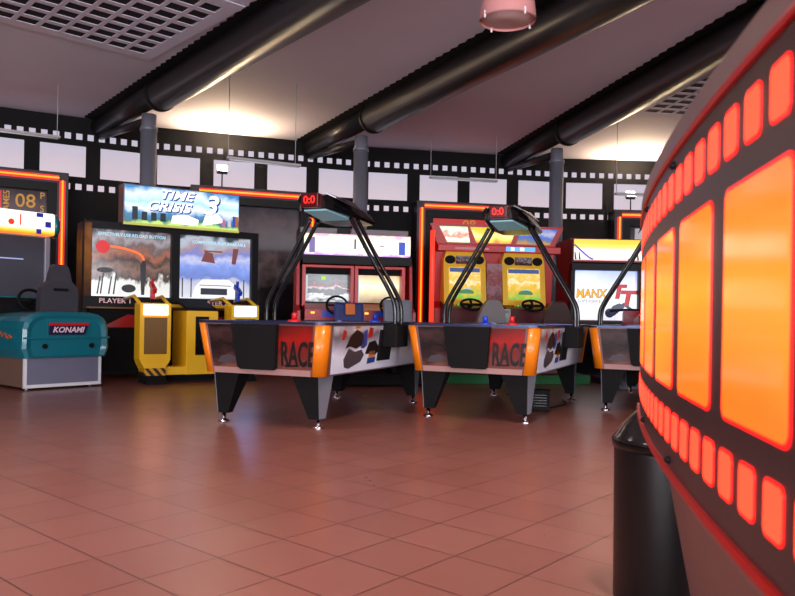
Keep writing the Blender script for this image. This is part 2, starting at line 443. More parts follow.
curved('top_cap', M_cap, [(.0, 1.122), (.004, 1.150), (-.004, 1.160), (-.5, 1.160), (-.5, 1.122)])
curved('bottom_trim', M_trim, [(.005, .641), (.007, .6465), (.005, .652), (-.02, .652), (-.02, .641)])
curved('underside_band', M_cap, [(.0, .641), (-.012, .617), (-.5, .617), (-.5, .641)])
curved('plinth', mat('plinth_paint', (124, 86, 80), .45, noise=.06), [(-.045, .617), (-.16, .02), (-.48, .02), (-.48, .617)], s1=2.62)
def rr_patch(name, m, s0, s1, z0, z1, rad, off, th, parent):
    """rounded rectangle wrapped on the curved face"""
    pts = []
    for cx_, cz_, a0 in ((s1-rad, z1-rad, 0), (s0+rad, z1-rad, PI/2), (s0+rad, z0+rad, PI), (s1-rad, z0+rad, 1.5*PI)):
        for k in range(6): a = a0+k*PI/10; pts.append((cx_+rad*math.cos(a), cz_+rad*math.sin(a)))
    bmx = bmesh.new()
    A = [bmx.verts.new(cy(s, z, off)) for s, z in pts]; B = [bmx.verts.new(cy(s, z, off+th)) for s, z in pts]
    nn = len(pts)
    for i in range(nn): bmx.faces.new((A[i], B[i], B[(i+1) % nn], A[(i+1) % nn]))
    bmx.faces.new(B); bmesh.ops.recalc_face_normals(bmx, faces=bmx.faces[:])
    b = MB(); b._merge(bmx); return b.build(name, m, parent)
def lit(name, rgb_hi, rgb_lo, s):
    return picture(name, [(0, rgb_lo), (.5, rgb_hi), (1, rgb_lo)], 2.0, .35, s, rough=.12)
M_lit = lit('lit_orange_frame', (255, 112, 24), (255, 86, 18), 2.6)
M_rim = mat('lit_red_rim', (60, 10, 10), .2, emit=2.5, ergb=(255, 20, 18))
M_sq = glow('lit_coral_square', (255, 64, 36), 2.6)
p_, w_ = .2565, .203
for k in range(-4, 6):
    s0 = 1.274+p_*k
    if s0 < S0+.02 or s0+w_ > S1: continue
    o = rr_patch('film_frame', M_rim, s0, s0+w_, .768, 1.008, .014, 0, .0012, t)
    rr_patch('frame_glow', M_lit, s0+.005, s0+w_-.005, .772, 1.004, .012, .0012, .0008, o)
for k in range(-16, 20):
    s0 = 1.286+.0735*k
    if s0 < S0+.01 or s0+.055 > S1: continue
    for z0 in (.687, 1.039):
        o = rr_patch('film_perforation', M_rim, s0, s0+.049, z0, z0+.051, .009, 0, .0012, t)
        rr_patch('perforation_glow', M_sq, s0+.0025, s0+.0465, z0+.003, z0+.048, .007, .0012, .0008, o)
for s_ in (1.06, 1.80, 2.25):
    MB().sphere(cy(s_, 1.10, .002), .006).build('fixing_screw', M_black, t)
    MB().sphere(cy(s_, .664, .002), .006).build('fixing_screw', M_black, t)

# ------------------------------------------------------------------ litter bin
t = thing('litter_bin', 'black round litter bin with domed lid standing behind the film strip counter', 'bin', (.838, 2.27, 0))
MB().lathe([(.15, 0), (.156, .015), (.160, .47), (.160, .48)], n=40).build('bin_body', mat('bin_black', (15, 14, 14), .4), t)
MB().lathe([(.165, .48), (.167, .49), (.167, .505), (.160, .515), (.142, .54), (.115, .572), (.08, .604), (.04, .624), (.0, .628)], n=40).build('domed_lid', mat('bin_lid', (20, 18, 17), .14), t)
MB().box(-.07, .07, -.166, -.13, .525, .56, .005, rot=RZ(.2)).build('lid_flap', M_gloss, t)

# ------------------------------------------------------------------ air hockey tables
W, L, ZT, ZB, TP = 1.13, 2.34, .795, .405, .05
def rrect(w, l, r, z, n=6):
    pts = []
    for sx, sy, a0 in ((1, 1, 0), (-1, 1, PI/2), (-1, -1, PI), (1, -1, 1.5*PI)):
        for k in range(n+1):
            a = a0+k*PI/2/n
            pts.append((sx*(w/2-r)+r*math.cos(a), sy*(l/2-r)+r*math.sin(a), z))
    return pts
def end_pt(u, v, off):      # near end: u metres across from centre, v 0..1 height
    return (u*(1-(1-v)*TP*2/W), -(L/2-TP*(1-v))-off, ZB+(ZT-ZB)*v)
def side_pt(u, v, off):     # right long side, u metres along
    return ((W/2-TP*(1-v))+off, u*(1-(1-v)*TP*2/L), ZB+(ZT-ZB)*v)
def lside_pt(u, v, off):
    q = side_pt(u, v, off); return (-q[0], q[1], q[2])
def fend_pt(u, v, off):
    q = end_pt(u, v, off); return (q[0], -q[1], q[2])
def patch(b, fn, poly, off=.004, off0=-.002):
    t_ = bmesh.new()
    A = [t_.verts.new(fn(u, v, off0)) for u, v in poly]; B = [t_.verts.new(fn(u, v, off)) for u, v in poly]
    n_ = len(poly); t_.faces.new(A[::-1]); t_.faces.new(B)
    for i in range(n_): t_.faces.new((A[i], A[(i+1) % n_], B[(i+1) % n_], B[i]))
    bmesh.ops.recalc_face_normals(t_, faces=t_.faces[:])
    b._merge(t_)
def rect(u0, u1, v0, v1): return [(u0, v0), (u1, v0), (u1, v1), (u0, v1)]
M_cab = mat('hockey_cabinet', (122, 94, 92), .3, .1, noise=.1, coat=.3)
M_endL = picture('hockey_flame_print', [(0, (120, 76, 66)), (.3, (52, 34, 34)), (.5, (26, 20, 22)), (.75, (66, 44, 42)), (1, (22, 18, 20))], 5, .5, glow=False, rough=.25, stretch=(1, 1, 2))
M_endR = picture('hockey_red_print', [(0, (112, 66, 60)), (.4, (112, 34, 28)), (.65, (160, 26, 20)), (1, (92, 22, 20))], 4, .3, glow=False, rough=.25)
M_sideP = picture('hockey_silver_print', [(0, (225, 228, 244)), (.4, (236, 238, 248)), (.6, (176, 172, 186)), (.8, (120, 108, 114)), (1, (214, 206, 208))], 4, .3, glow=False, rough=.25)
M_band = mat('hockey_lower_band', (168, 130, 124), .35, noise=.08)
M_rail = mat('hockey_rail', (52, 58, 92), .22, .5)
M_ink = mat('print_black', (20, 15, 16), .35)
M_carb = mat('print_blue', (44, 66, 140), .35); M_carr = mat('print_red', (180, 36, 30), .35); M_carg = mat('print_grey_dark', (74, 66, 72), .35); M_care = mat('print_orange', (206, 128, 60), .35)
M_plate = mat('canopy_plate', (150, 196, 204), .25, emit=.12, ergb=(150, 220, 230))
CARS = [(M_carg, [(-.82, .30), (-.80, .14), (-.72, .10), (-.50, .22), (-.44, .36), (-.50, .48), (-.62, .44), (-.74, .52)]),
        (M_ink, [(-.80, .52), (-.72, .78), (-.62, .90), (-.50, .82), (-.46, .60), (-.60, .50), (-.72, .56)]),
        (M_carb, [(-.52, .52), (-.48, .86), (-.42, .90), (-.40, .56), (-.46, .50)]),
        (M_carr, [(-.40, .72), (-.38, .94), (-.30, .92), (-.31, .74)]),
        (M_ink, [(-.42, .38), (-.36, .62), (-.24, .66), (-.12, .46), (-.20, .34)]),
        (M_carb, [(-.36, .16), (-.36, .28), (-.20, .30), (-.20, .18)]),
        (M_care, [(-.34, .29), (-.34, .42), (-.22, .44), (-.21, .31)]),
        (M_care, [(-.66, .92), (-.64, .97), (-.56, .98), (-.56, .92)]),
        (M_carr, [(-.88, .70), (-.86, .90), (-.80, .86), (-.82, .70)]),
        (M_carr, [(.02, .80), (.04, .96), (.12, .95), (.11, .82)])]
LETT = {'x': 0}
def make_table(label):
    t = thing('air_hockey_table', label, 'air hockey table', (0, 0, 0), 0, 'air hockey tables')
    MB().loft([rrect(W-2*TP, L-2*TP, .07, ZB), rrect(W, L, .07, ZT)], True, False).build('cabinet', M_cab, t)
    # rail and playing field
    b = MB(); r0 = [rrect(W+.04, L+.04, .09, ZT), rrect(W+.04, L+.04, .09, ZT+.018), rrect(W-.06, L-.06, .08, ZT+.018), rrect(W-.06, L-.06, .08, ZT+.0005)]
    b.loft(r0, False); b.build('rail', M_rail, t)
    MB().loft([rrect(W-.07, L-.07, .08, ZT-.002), rrect(W-.07, L-.07, .08, ZT+.004)]).build('playing_field', mat('playfield_white', (170, 176, 190), .25), t)
    # orange rounded corners
    for sx in (-1, 1):
        for sy in (-1, 1):
            b = MB(); rings = []
            for z, k in ((ZB+.001, 1), (ZT-.001, 0)):
                w, l, r = W-2*TP*k+.026, L-2*TP*k+.026, .075
                pts = []
                pts.append((w/2-.085, l/2, z)) 
                for q in range(9):
                    a = PI/2-q*PI/16; pts.append((w/2-r+r*math.cos(a), l/2-r+r*math.sin(a), z))
                pts.append((w/2, l/2-.10, z)); pts.append((w/2-.03, l/2-.10, z)); pts.append((w/2-.085, l/2-.03, z))
                rings.append([(x*sx, y*sy, zz) for x, y, zz in pts])
            b.loft(rings, True, True); b.build('corner_post', M_orange, t)
    # prints on the two ends
    for fn in (end_pt, fend_pt):
        b = MB(); patch(b, fn, rect(-.47, -.21, .12, .97)); b.build('flame_print', M_endL, t)
        b = MB(); patch(b, fn, rect(.16, .47, .12, .97)); b.build('red_print', M_endR, t)
        b = MB(); patch(b, fn, rect(-.47, .47, .0, .12)); b.build('lower_band', M_band, t)
        b = MB(); patch(b, fn, [(-.20, .15), (-.17, .10), (.14, .10), (.16, .15), (.18, .99), (-.22, .99)], .05); b.build('coin_panel', M_soft, t)
        b = MB(); s = 1 if fn is end_pt else -1
        b.text('RACE', .345, 0, 0, .15, .003, .03, sx=.60, fn=lambda u, w, d: fn(u, .40+w/(ZT-ZB)*1.25, .006+d)); b.build('race_lettering', M_ink, t)
        b = MB(); patch(b, fn, [(-.42, .22), (-.38, .34), (-.30, .38), (-.24, .33), (-.23, .26), (-.33, .20)], .006); b.build('car_print', M_carg, t)
        b = MB(); patch(b, fn, [(.24, .17), (.22, .21), (.37, .22), (.35, .18)], .006); b.build('ink_stroke', M_ink, t)
    for fn in (side_pt, lside_pt):
        b = MB(); patch(b, fn, rect(-1.02, 1.02, .03, .97)); b.build('silver_print', M_sideP, t)
        for m_, pl in CARS:
            b = MB(); patch(b, fn, pl, .006); b.build('racer_print', m_, t)
        b = MB(); patch(b, fn, rect(-.16, .10, .20, .88), .02); d = b.build('side_hatch', M_soft, t)
        b = MB(); patch(b, fn, rect(-.04, .0, .66, .80), .03); b.build('hatch_handle', M_white, d)
    # legs
    for sx in (-1, 1):
        for sy in (-1, 1):
            def q(x, y, z): return (sx*x, sy*y, z)
            b = MB()
            top = [(W/2-.33, L/2-.10), (W/2-.10, L/2-.10), (W/2-.08, L/2-.30), (W/2-.30, L/2-.32)]
            bot = [(W/2-.20, L/2-.14), (W/2-.11, L/2-.14), (W/2-.10, L/2-.22), (W/2-.19, L/2-.22)]
            b.loft([[q(x, y, .075) for x, y in bot], [q(x, y, ZB+.01) for x, y in top]])
            lg = b.build('leg', M_soft, t)
            b = MB(); b.loft([[q(W/2-.1095, L/2-.139, .08), q(W/2-.0985, L/2-.22, .08), q(W/2-.0955, L/2-.22, .08), q(W/2-.106, L/2-.136, .08)],
                              [q(W/2-.0995, L/2-.099, ZB), q(W/2-.0785, L/2-.30, ZB), q(W/2-.0755, L/2-.30, ZB), q(W/2-.096, L/2-.096, ZB)]])
            b.build('leg_side_plate', mat('leg_grey', (120, 122, 132), .4), lg)
            fx, fy = sx*(W/2-.135), sy*(L/2-.18)
            MB().lathe([(.045, 0), (.045, .008), (.022, .022), (.016, .03), (.016, .08)], (fx, fy, 0), 16).build('levelling_foot', M_chrome, lg)
    # overhead score arch
    Y0 = .03
    for sx in (-1, 1):
        b = MB(); b.box(sx*(W/2-.01), sx*(W/2+.13), Y0-.13, Y0+.13, .60, .80, .012) if sx > 0 else b.box(-(W/2+.13), -(W/2-.01), Y0-.13, Y0+.13, .60, .80, .012)
        b.build('arch_bracket', M_soft, t)
        for dy in (-.07, .07):
            MB().tube([(sx*(W/2+.085), Y0+dy, .78), (sx*(W/2+.085), Y0+dy, .93), (sx*(W/2+.06), Y0+dy, 1.03), (sx*.42, Y0+dy, 1.36), (sx*.20, Y0+dy, 1.74)], .019, 12, 2).build('arch_tube', M_gloss, t)
    # canopy
    b = MB()
    def ring(y, z, w, h): return [(-w, y, z), (-w*.8, y, z+h), (w*.8, y, z+h), (w, y, z), (w*.9, y, z-.02), (-w*.9, y, z-.02)]
    b.loft([ring(-.36, 1.80, .12, .09), ring(-.30, 1.79, .17, .12), ring(.1, 1.76, .24, .10), ring(.45, 1.75, .22, .07), ring(.52, 1.75, .12, .03)])
    c = b.build('score_canopy', M_gloss, t)
    MB().prism([(-.10, -.34, 1.765), (.12, -.34, 1.765), (.16, .06, 1.730), (-.13, .06, 1.730)], (0, 0, .012)).build('underside_plate', M_plate, c)
    for sx in (-1, 1):
        MB().prism([(sx*.13, -.36, 1.90), (sx*.19, -.30, 1.87), (sx*.27, .06, 1.80), (sx*.20, .02, 1.87)], (0, 0, .012)).build('chrome_fin', M_chrome, c)
    d = MB().box(-.085, .085, -.43, -.35, 1.785, 1.905, .01).build('score_display', mat('display_box', (46, 8, 8), .25, emit=.06, ergb=(255, 20, 10)), t)
    b = MB()
    b.text('0:0', 0, -.432, 1.845, .068, .004, .025); b.build('score_digits', M_led, d)
    return t
T1 = make_table('leftmost air hockey table, in front of the black and red twin racing game')
T1.location = (-.605, 6.70, 0); T1.rotation_euler.z = math.radians(-22.5)
T2 = copy_tree(T1); T2.location = (1.08, 7.20, 0); T2.rotation_euler.z = math.radians(-24)
T2['label'] = 'middle air hockey table in front of the yellow and red twin racing game'
T3 = copy_tree(T1); T3.location = (2.81, 7.84, 0); T3.rotation_euler.z = math.radians(-24)
T3['label'] = 'air hockey table partly hidden by the glowing film strip counter at right'
def mallet(tb, x, y, m, label):
    a = tb.rotation_euler.z
    p = Vector((tb.location.x+math.cos(a)*x-math.sin(a)*y, tb.location.y+math.sin(a)*x+math.cos(a)*y, ZT+.0042))
    t = thing('mallet', label, 'mallet', p, 0, 'air hockey mallets')
    MB().lathe([(.05, 0), (.052, .006), (.052, .022), (.046, .028), (.024, .03)], n=24).build('base', m, t)
    MB().lathe([(.022, .03), (.02, .055), (.024, .07), (.016, .084), (0, .086)], n=20).build('knob', m, t)
mallet(T1, .17, -.93, M_redp, 'red mallet on the leftmost air hockey table')
mallet(T1, .26, .40, M_blue, 'blue mallet on the leftmost air hockey table')
mallet(T2, .07, -.98, M_blue, 'blue mallet on the middle air hockey table')
mallet(T2, .28, -.90, M_redp, 'red mallet on the middle air hockey table')

# small black box and cable under the middle table
t = thing('power_box', 'small black box on the floor under the middle air hockey table', 'box', (1.36, 6.98, 0), math.radians(-12))
MB().box(-.09, .09, -.08, .08, .012, .20, .008).build('casing', M_soft, t)
b = MB()
for k in range(5): b.box(-.06, .06, -.084, -.08, .05+.025*k, .06+.025*k)
b.build('louvres', M_gloss, t)
for x in (-.07, .07):
    for y in (-.06, .06): MB().lathe([(.012, 0), (.012, .013)], (x, y, 0), 10).build('rubber_foot', M_black, t)
b = MB().tube([(1.29, 7.11, .008), (1.26, 7.4, .008), (1.18, 7.7, .008), (1.28, 8.0, .008), (1.26, 8.4, .008)], .008, 6, 2)
tag(b.build('cable', M_black), 'thin black cable on the floor running back from the small black box', 'cable')
b = MB().tube([(1.44, 7.1, .008), (1.60, 7.3, .008), (1.74, 7.5, .008), (1.78, 7.9, .008)], .007, 6, 2)
tag(b.build('cable', M_black), 'thin black cable on the floor between the small black box and a rear table leg', 'cable')

# ------------------------------------------------------------------ teal sit-down driving game (left)
t = thing('driving_game', 'teal sit-down driving game cut by the left edge of the picture', 'arcade machine', (-3.70, 8.23, 0), math.radians(50.7))
M_lav = mat('lavender_panel', (112, 112, 132), .45, noise=.05); M_brown = mat('brown_side', (112, 84, 70), .6, noise=.1)
MB().box(-.43, .43, .02, 1.35, .03, .36).build('base', M_brown, t)
b = MB(); b.box(-.41, .41, .0, .02, .055, .36); b.build('end_panel', M_lav, t)
b = MB(); b.box(-.435, -.405, -.008, .025, .03, .37); b.box(.405, .435, -.008, .025, .03, .37); b.box(-.435, .435, -.009, .026, .025, .06); b.build('panel_edging', M_white, t)
for x in (-.36, .36):
    for y in (.1, 1.25): MB().lathe([(.03, 0), (.03, .01), (.012, .02), (.012, .035)], (x, y, 0), 12).build('levelling_foot', M_chrome, t)
# tub: rounded shell
b = MB()
def tub(y, w, zt, zb, o=0):
    pts = []
    for k in range(13):
        a = PI*k/12; ca = math.cos(a); sa = math.sin(a)
        ex = (abs(ca)**.45)*(1 if ca > 0 else -1); ez = sa**.45
        pts.append((w*ex+.015, y, zb+.1+(zt-zb-.1)*ez))
    return [(w*.93+.015, y, zb)]+pts+[(-w*.93+.015, y, zb)]
b.loft([tub(-.04, .40, .78, .37), tub(-.06, .455, .815, .355), tub(-.03, .49, .85, .345), tub(.10, .50, .855, .34), tub(.5, .50, .85, .34), tub(1.2, .50, .82, .34)], True, False)
b.build('seat_tub', M_teal, t)
b = MB(); b.box(-.47, .50, -.072, -.05, .555, .575, .005); b.build('shell_crease', M_teal, t)
for x in (-.24, .29): MB().disc((x, -.064, .475), .028, 'y', .015).build('shell_hole', M_black, t)
b = MB(); b.prism([(-.20, -.068, .60), (.20, -.068, .60), (.25, -.068, .73), (-.20, -.068, .73)], (0, .02, 0)); lg = b.build('logo_plate', mat('logo_navy', (30, 24, 66), .35), t)
b = MB(); b.prism([(-.20, -.071, .70), (.24, -.071, .70), (.25, -.071, .73), (-.20, -.071, .73)], (0, .02, 0)); b.build('logo_stripe', M_redp, lg)
b = MB(); b.text('KONAMI', .01, -.072, .652, .062, .004, .03, sx=1.04, shear=.25); b.build('logo_lettering', mat('logo_white', (235, 205, 210), .4), lg)
b = MB()
b.tube([(-.487, .2+.04*k, .56+.035*math.sin(k*2.1)+.006*k) for k in range(12)], .010, 6, 1); b.build('side_script', mat('script_orange', (190, 92, 50), .4), t)
# seat
b = MB(); b.loft([[(-.22+.12, y, .80), (.22+.12, y, .80), (.22+.12, y+.12, .80), (-.22+.12, y+.12, .80)] if False else [(x+.12, y, z) for x, y in ((-w, y0), (w, y0), (w, y0+.10), (-w, y0+.10))] for z, w, y0, y in ((.78, .22, .36, 0), (1.05, .22, .33, 0), (1.14, .21, .32, 0), (1.20, .13, .31, 0), (1.28, .115, .31, 0), (1.38, .085, .31, 0), (1.40, .06, .32, 0))] if False else
       [[(s*w+.12, yy, z) for s, yy in ((-1, y0), (1, y0), (1, y0+.11), (-1, y0+.11))] for z, w, y0 in ((.80, .22, .38), (1.05, .22, .36), (1.13, .205, .35), (1.20, .13, .34), (1.29, .11, .34), (1.37, .085, .345), (1.395, .06, .355))])
seat = b.build('seat', mat('seat_grey', (58, 56, 64), .6, noise=.15), t)
MB().box(.04, .20, .325, .35, 1.09, 1.12).build('seat_slot', M_black, seat)
# dashboard, wheel, monitor, marquee
MB().profile([(1.12, .36), (1.12, .95), (1.35, 1.03), (1.45, 1.03), (1.45, .36)], -.46, .46).build('dashboard', M_soft, t)
b = MB(); w = MB()
pts = [(.10+.15*math.cos(k*PI/10), 1.03+.06*math.sin(k*PI/10), .98+.13*math.sin(k*PI/10)) for k in range(21)]
w.tube(pts, .018, 8); w.tube([(.10, 1.06, .98), (.10, 1.2, .93)], .03); w.tube([(-.04, 1.03, .98), (.24, 1.03, .98)], .014); w.build('steering_wheel', M_soft, t)
MB().profile([(1.40, .3), (1.40, .95), (1.46, 1.85), (2.0, 1.85), (2.0, .05), (1.40, .05)], -.50, .47).build('monitor_cabinet', mat('cabinet_grey', (70, 70, 80), .5, noise=.05), t)
b = MB(); b.box(.41, .475, 1.36, 1.46, 1.0, 1.84, .01); b.box(-.50, -.43, 1.36, 1.46, 1.0, 1.84, .01); b.box(-.5, .475, 1.361, 1.46, 1.78, 1.85, .01); b.build('monitor_frame', mat('silver_frame', (150, 150, 164), .35, .2), t)
s_ = MB().box(-.43, .41, 1.385, 1.40, 1.03, 1.78).build('screen', picture('dim_screen', [(0, (58, 56, 66)), (.5, (66, 64, 76)), (1, (54, 52, 62))], 2, .4, .75), t)
b = MB(); b.box(-.2, .15, 1.379, 1.383, 1.49, 1.505); b.build('screen_line', glow('lit_pale_blue', (190, 195, 255), .8), s_)
MB().box(-.43, .44, 1.30, 1.42, .99, 1.03, .01).build('teal_ledge', M_teal, t)
mq = MB().box(-.5, .46, 1.20, 1.55, 1.80, 2.08, .03).build('marquee', picture('marquee_cream', [(0, (255, 120, 20)), (.14, (255, 214, 60)), (.28, (255, 250, 230)), (1, (255, 252, 240))], 4, .1, 1.3), t)
b = MB(); b.tube([(.46, 1.37, 1.94), (.53, 1.37, 1.94)], .155, 24); b.build('marquee_end_cap', M_teal, t)
b = MB(); b.box(.22, .30, 1.194, 1.2, 2.02, 2.07); b.box(.33, .40, 1.194, 1.2, 1.90, 1.97); b.box(.22, .28, 1.194, 1.2, 1.81, 1.87); b.build('marquee_checks', mat('check_navy', (40, 40, 150), .4, emit=.5), mq)
b = MB(); b.box(.02, .035, 1.194, 1.2, 1.90, 2.03); b.build('marquee_stroke', mat('marq_red', (230, 60, 40), .4, emit=.6), mq)
b = MB(); b.disc((-.08, 1.194, 1.93), .035, 'y', .006); b.build('marquee_spot', _m['marq_red'], mq)

# ------------------------------------------------------------------ twin-screen shooting game
t = thing('shooting_game', 'twin-screen shooting game with two yellow gun pods and a lit blue marquee', 'arcade machine', (-2.995, 9.99, 0), math.radians(33))
MB().box(-1.17, 1.17, .12, .50, .04, 2.02, .01).build('cabinet', M_black, t)
b = MB()
for x0, x1 in ((-1.17, -1.075), (-.065, .045), (1.075, 1.17)): b.box(x0, x1, 0, .13, .95, 2.02)
b.box(-1.17, 1.17, .001, .131, 1.93, 2.02); b.box(-1.17, 1.17, -.001, .129, .93, 1.06)
b.build('screen_surround', M_black, t)
sl = MB().box(-1.075, -.065, .08, .12, 1.06, 1.93).build('screen', picture('shooter_screen_left', [(0, (250, 250, 246)), (.24, (240, 236, 232)), (.30, (66, 56, 54)), (.42, (140, 104, 90)), (.52, (70, 58, 58)), (.64, (170, 104, 80)), (.74, (110, 92, 92)), (.86, (170, 160, 166)), (1, (60, 60, 70))], 7, .22, 1.0, stretch=(1.4, 1, .8)), t)
b = MB(); b.disc((-.93, .076, 1.70), .085, 'y', .004); b.build('target_spot', glow('lit_red', (225, 30, 36), 1.0), sl)
b = MB(); b.tube([(-.84, .074, 1.71), (-.7, .074, 1.70), (-.5, .074, 1.65), (-.43, .074, 1.60), (-.41, .074, 1.55)], .014, 8, 2); b.build('tracer_line', glow('lit_orange', (255, 110, 50), 1.5), sl)
b = MB(); b.text('EFFECTIVELY USE RELOAD BUTTON', -.56, .076, 1.865, .042, .003, .015, sx=.92); b.build('screen_lettering', glow('lit_cyan', (170, 225, 245), 1.2), sl)
b = MB()
for x, h in ((-1.0, .12), (-.96, .16), (-.86, .12), (-.80, .16)): b.prism([(x, .074, 1.09), (x+.02, .074, 1.09), (x+.05, .074, 1.2+h), (x+.035, .074, 1.2+h)], (0, .006, 0))
b.disc((-.9, .073, 1.40), .10, 'y', .006, sz=.35); b.build('stool_shape', mat('screen_dark', (38, 36, 44), .3), sl)
b = MB(); b.disc((-.60, .074, 1.17), .09, 'y', .006, sz=.6); b.build('rock_shape', _m['screen_dark'], sl)
b = MB(); b.prism([(-.44, .074, 1.09), (-.40, .074, 1.09), (-.38, .074, 1.50), (-.42, .074, 1.56), (-.46, .074, 1.48)], (0, .006, 0)); b.build('figure_shape', mat('screen_dark', (38, 36, 44), .3), sl)
sr = MB().box(.045, 1.075, .08, .12, 1.06, 1.93).build('screen', picture('shooter_screen_right', [(0, (236, 238, 246)), (.26, (196, 200, 226)), (.34, (120, 140, 214)), (.5, (140, 165, 245)), (.62, (206, 210, 248)), (.72, (130, 140, 214)), (.82, (176, 150, 160)), (.92, (190, 200, 216)), (1, (60, 66, 80))], 5, .22, 1.0), t)
b = MB(); b.text('COMPETITIVE PLAY AVAILABLE', .62, .076, 1.84, .044, .003, .015, sx=.92); b.build('screen_lettering', _m['lit_cyan'], sr)
b = MB(); b.prism([(.24, .078, 1.08), (.92, .078, 1.08), (.86, .078, 1.26), (.76, .078, 1.34), (.38, .078, 1.33), (.28, .078, 1.22)], (0, -.004, 0)); b.build('car_shape', glow('lit_car_white', (250, 250, 250), 1.1), sr)
b = MB(); b.box(.36, .74, .070, .074, 1.12, 1.21); b.box(.34, .80, .0705, .0745, 1.245, 1.255); b.build('car_windscreen', mat('screen_grey', (70, 76, 92), .3, emit=.1), sr)
b = MB(); b.prism([(.36, .076, 1.58), (.56, .076, 1.56), (.52, .076, 1.70), (.42, .076, 1.72)], (0, -.004, 0)); b.box(.4, .66, .0725, .0765, 1.715, 1.735); b.build('helicopter_shape', glow('lit_brown', (140, 74, 70), .8), sr)
b = MB(); b.prism([(.8, .076, 1.56), (.86, .076, 1.56), (.9, .076, 1.78), (.82, .076, 1.78)], (0, -.004, 0)); b.build('tower_shape', _m['lit_brown'], sr)
for x in (.10, .22, .98): MB().box(x, x+.014, .073, .079, 1.08, 1.34).build('post_shape', _m['screen_dark'], sr)
b = MB(); b.text('PLAYER 1', -.78, -.006, 1.0, .062, .003, .02, sx=1.15); b.text('PLAYER 2', .52, -.006, 1.0, .062, .003, .02, sx=1.15); b.build('player_lettering', mat('lettering_pink', (226, 180, 186), .4, emit=.3), t)
# side art
b = MB(); b.prism([(-1.172, .12, 1.0), (-1.172, .48, 1.0), (-1.172, .48, 1.95), (-1.172, .12, 1.9)], (-.004, 0, 0)); b.prism([(-1.165, -.004, 1.06), (-1.08, -.004, 1.06), (-1.08, -.004, 1.99), (-1.165, -.004, 1.99)], (0, .003, 0)); b.build('side_art', picture('side_flames', [(0, (60, 26, 14)), (.4, (120, 74, 20)), (.7, (160, 98, 20)), (1, (90, 44, 16))], 6, .4, glow=False, rough=.7), t)
# marquee
mq = MB().box(-.73, .83, -.12, .16, 1.985, 2.52, .008).build('marquee', M_grey, t)
MB().box(-.715, .815, -.126, -.118, 2.02, 2.505).build('marquee_panel', picture('marquee_blue', [(0, (190, 226, 120)), (.10, (60, 110, 120)), (.25, (70, 130, 180)), (.42, (230, 242, 255)), (.6, (170, 215, 250)), (.8, (225, 242, 255)), (1, (60, 130, 190))], 4.2, .35, 1.3), mq)
b = MB(); b.box(-.725, .825, -.128, -.12, 1.99, 2.02); b.build('marquee_lower_edge', glow('lit_lime', (220, 215, 90), .8), mq)
for txt, x, z, h, sx in (('TIME', -.06, 2.415, .12, 1.25), ('CRISIS', -.16, 2.255, .125, 1.22), ('3', .40, 2.32, .26, 1.1)):
    b = MB(); b.text(txt, x+.012, -.128, z-.012, h, .002, .06, sx=sx, shear=.3); b.build('lettering_outline', mat('marq_blue', (36, 70, 150), .3, emit=.5), mq)
    b = MB(); b.text(txt, x, -.131, z, h, .002, .02, sx=sx, shear=.3); b.build('title_lettering', M_lwhite, mq)
b = MB(); b.prism([(-.12, -.129, 2.05), (.24, -.129, 2.04), (.25, -.129, 2.12), (.10, -.129, 2.17), (-.10, -.129, 2.15)], (0, .004, 0)); b.prism([(.30, -.129, 2.05), (.62, -.129, 2.12), (.48, -.129, 2.25), (.36, -.129, 2.24)], (0, .004, 0)); b.build('gun_shape', M_lwhite, mq)
b = MB()
for x, m_ in ((-.62, 0), (-.5, 0), (-.38, 0), (-.26, 0)): b.box(x, x+.07, -.129, -.125, 2.06, 2.17+.06*(x < -.6))
b.build('soldier_shapes', mat('marq_dark', (26, 50, 60), .3, emit=.1), mq)
for x, c_ in ((.58, (226, 120, 160)), (.66, (230, 230, 240)), (.73, (40, 80, 200)), (.765, (206, 110, 50))):
    MB().box(x, x+.045, -.1295, -.1255, 2.06, 2.15+(.06 if x > .7 else 0)).build('figure_shape', glow('fig%d' % c_[0], c_, .8), mq)
# lower body
b = MB(); b.box(-1.1, 1.1, .0, .13, .10, .90); b.build('lower_panel', M_soft, t)
b = MB(); b.box(-1.15, 1.15, -.12, .13, .90, .925, .004); b.build('ledge', mat('ledge_bronze', (112, 72, 20), .4), t)
b = MB(); b.prism([(-.95, -.005, .66), (-.4, -.005, .66), (-.4, -.005, .80), (-.62, -.005, .83)], (0, .004, 0)); b.build('red_stripe', M_red, t)
b = MB(); b.prism([(.2, -.005, .66), (.8, -.005, .66), (.8, -.005, .80), (.4, -.005, .83)], (0, .004, 0)); b.build('red_stripe', M_red, t)
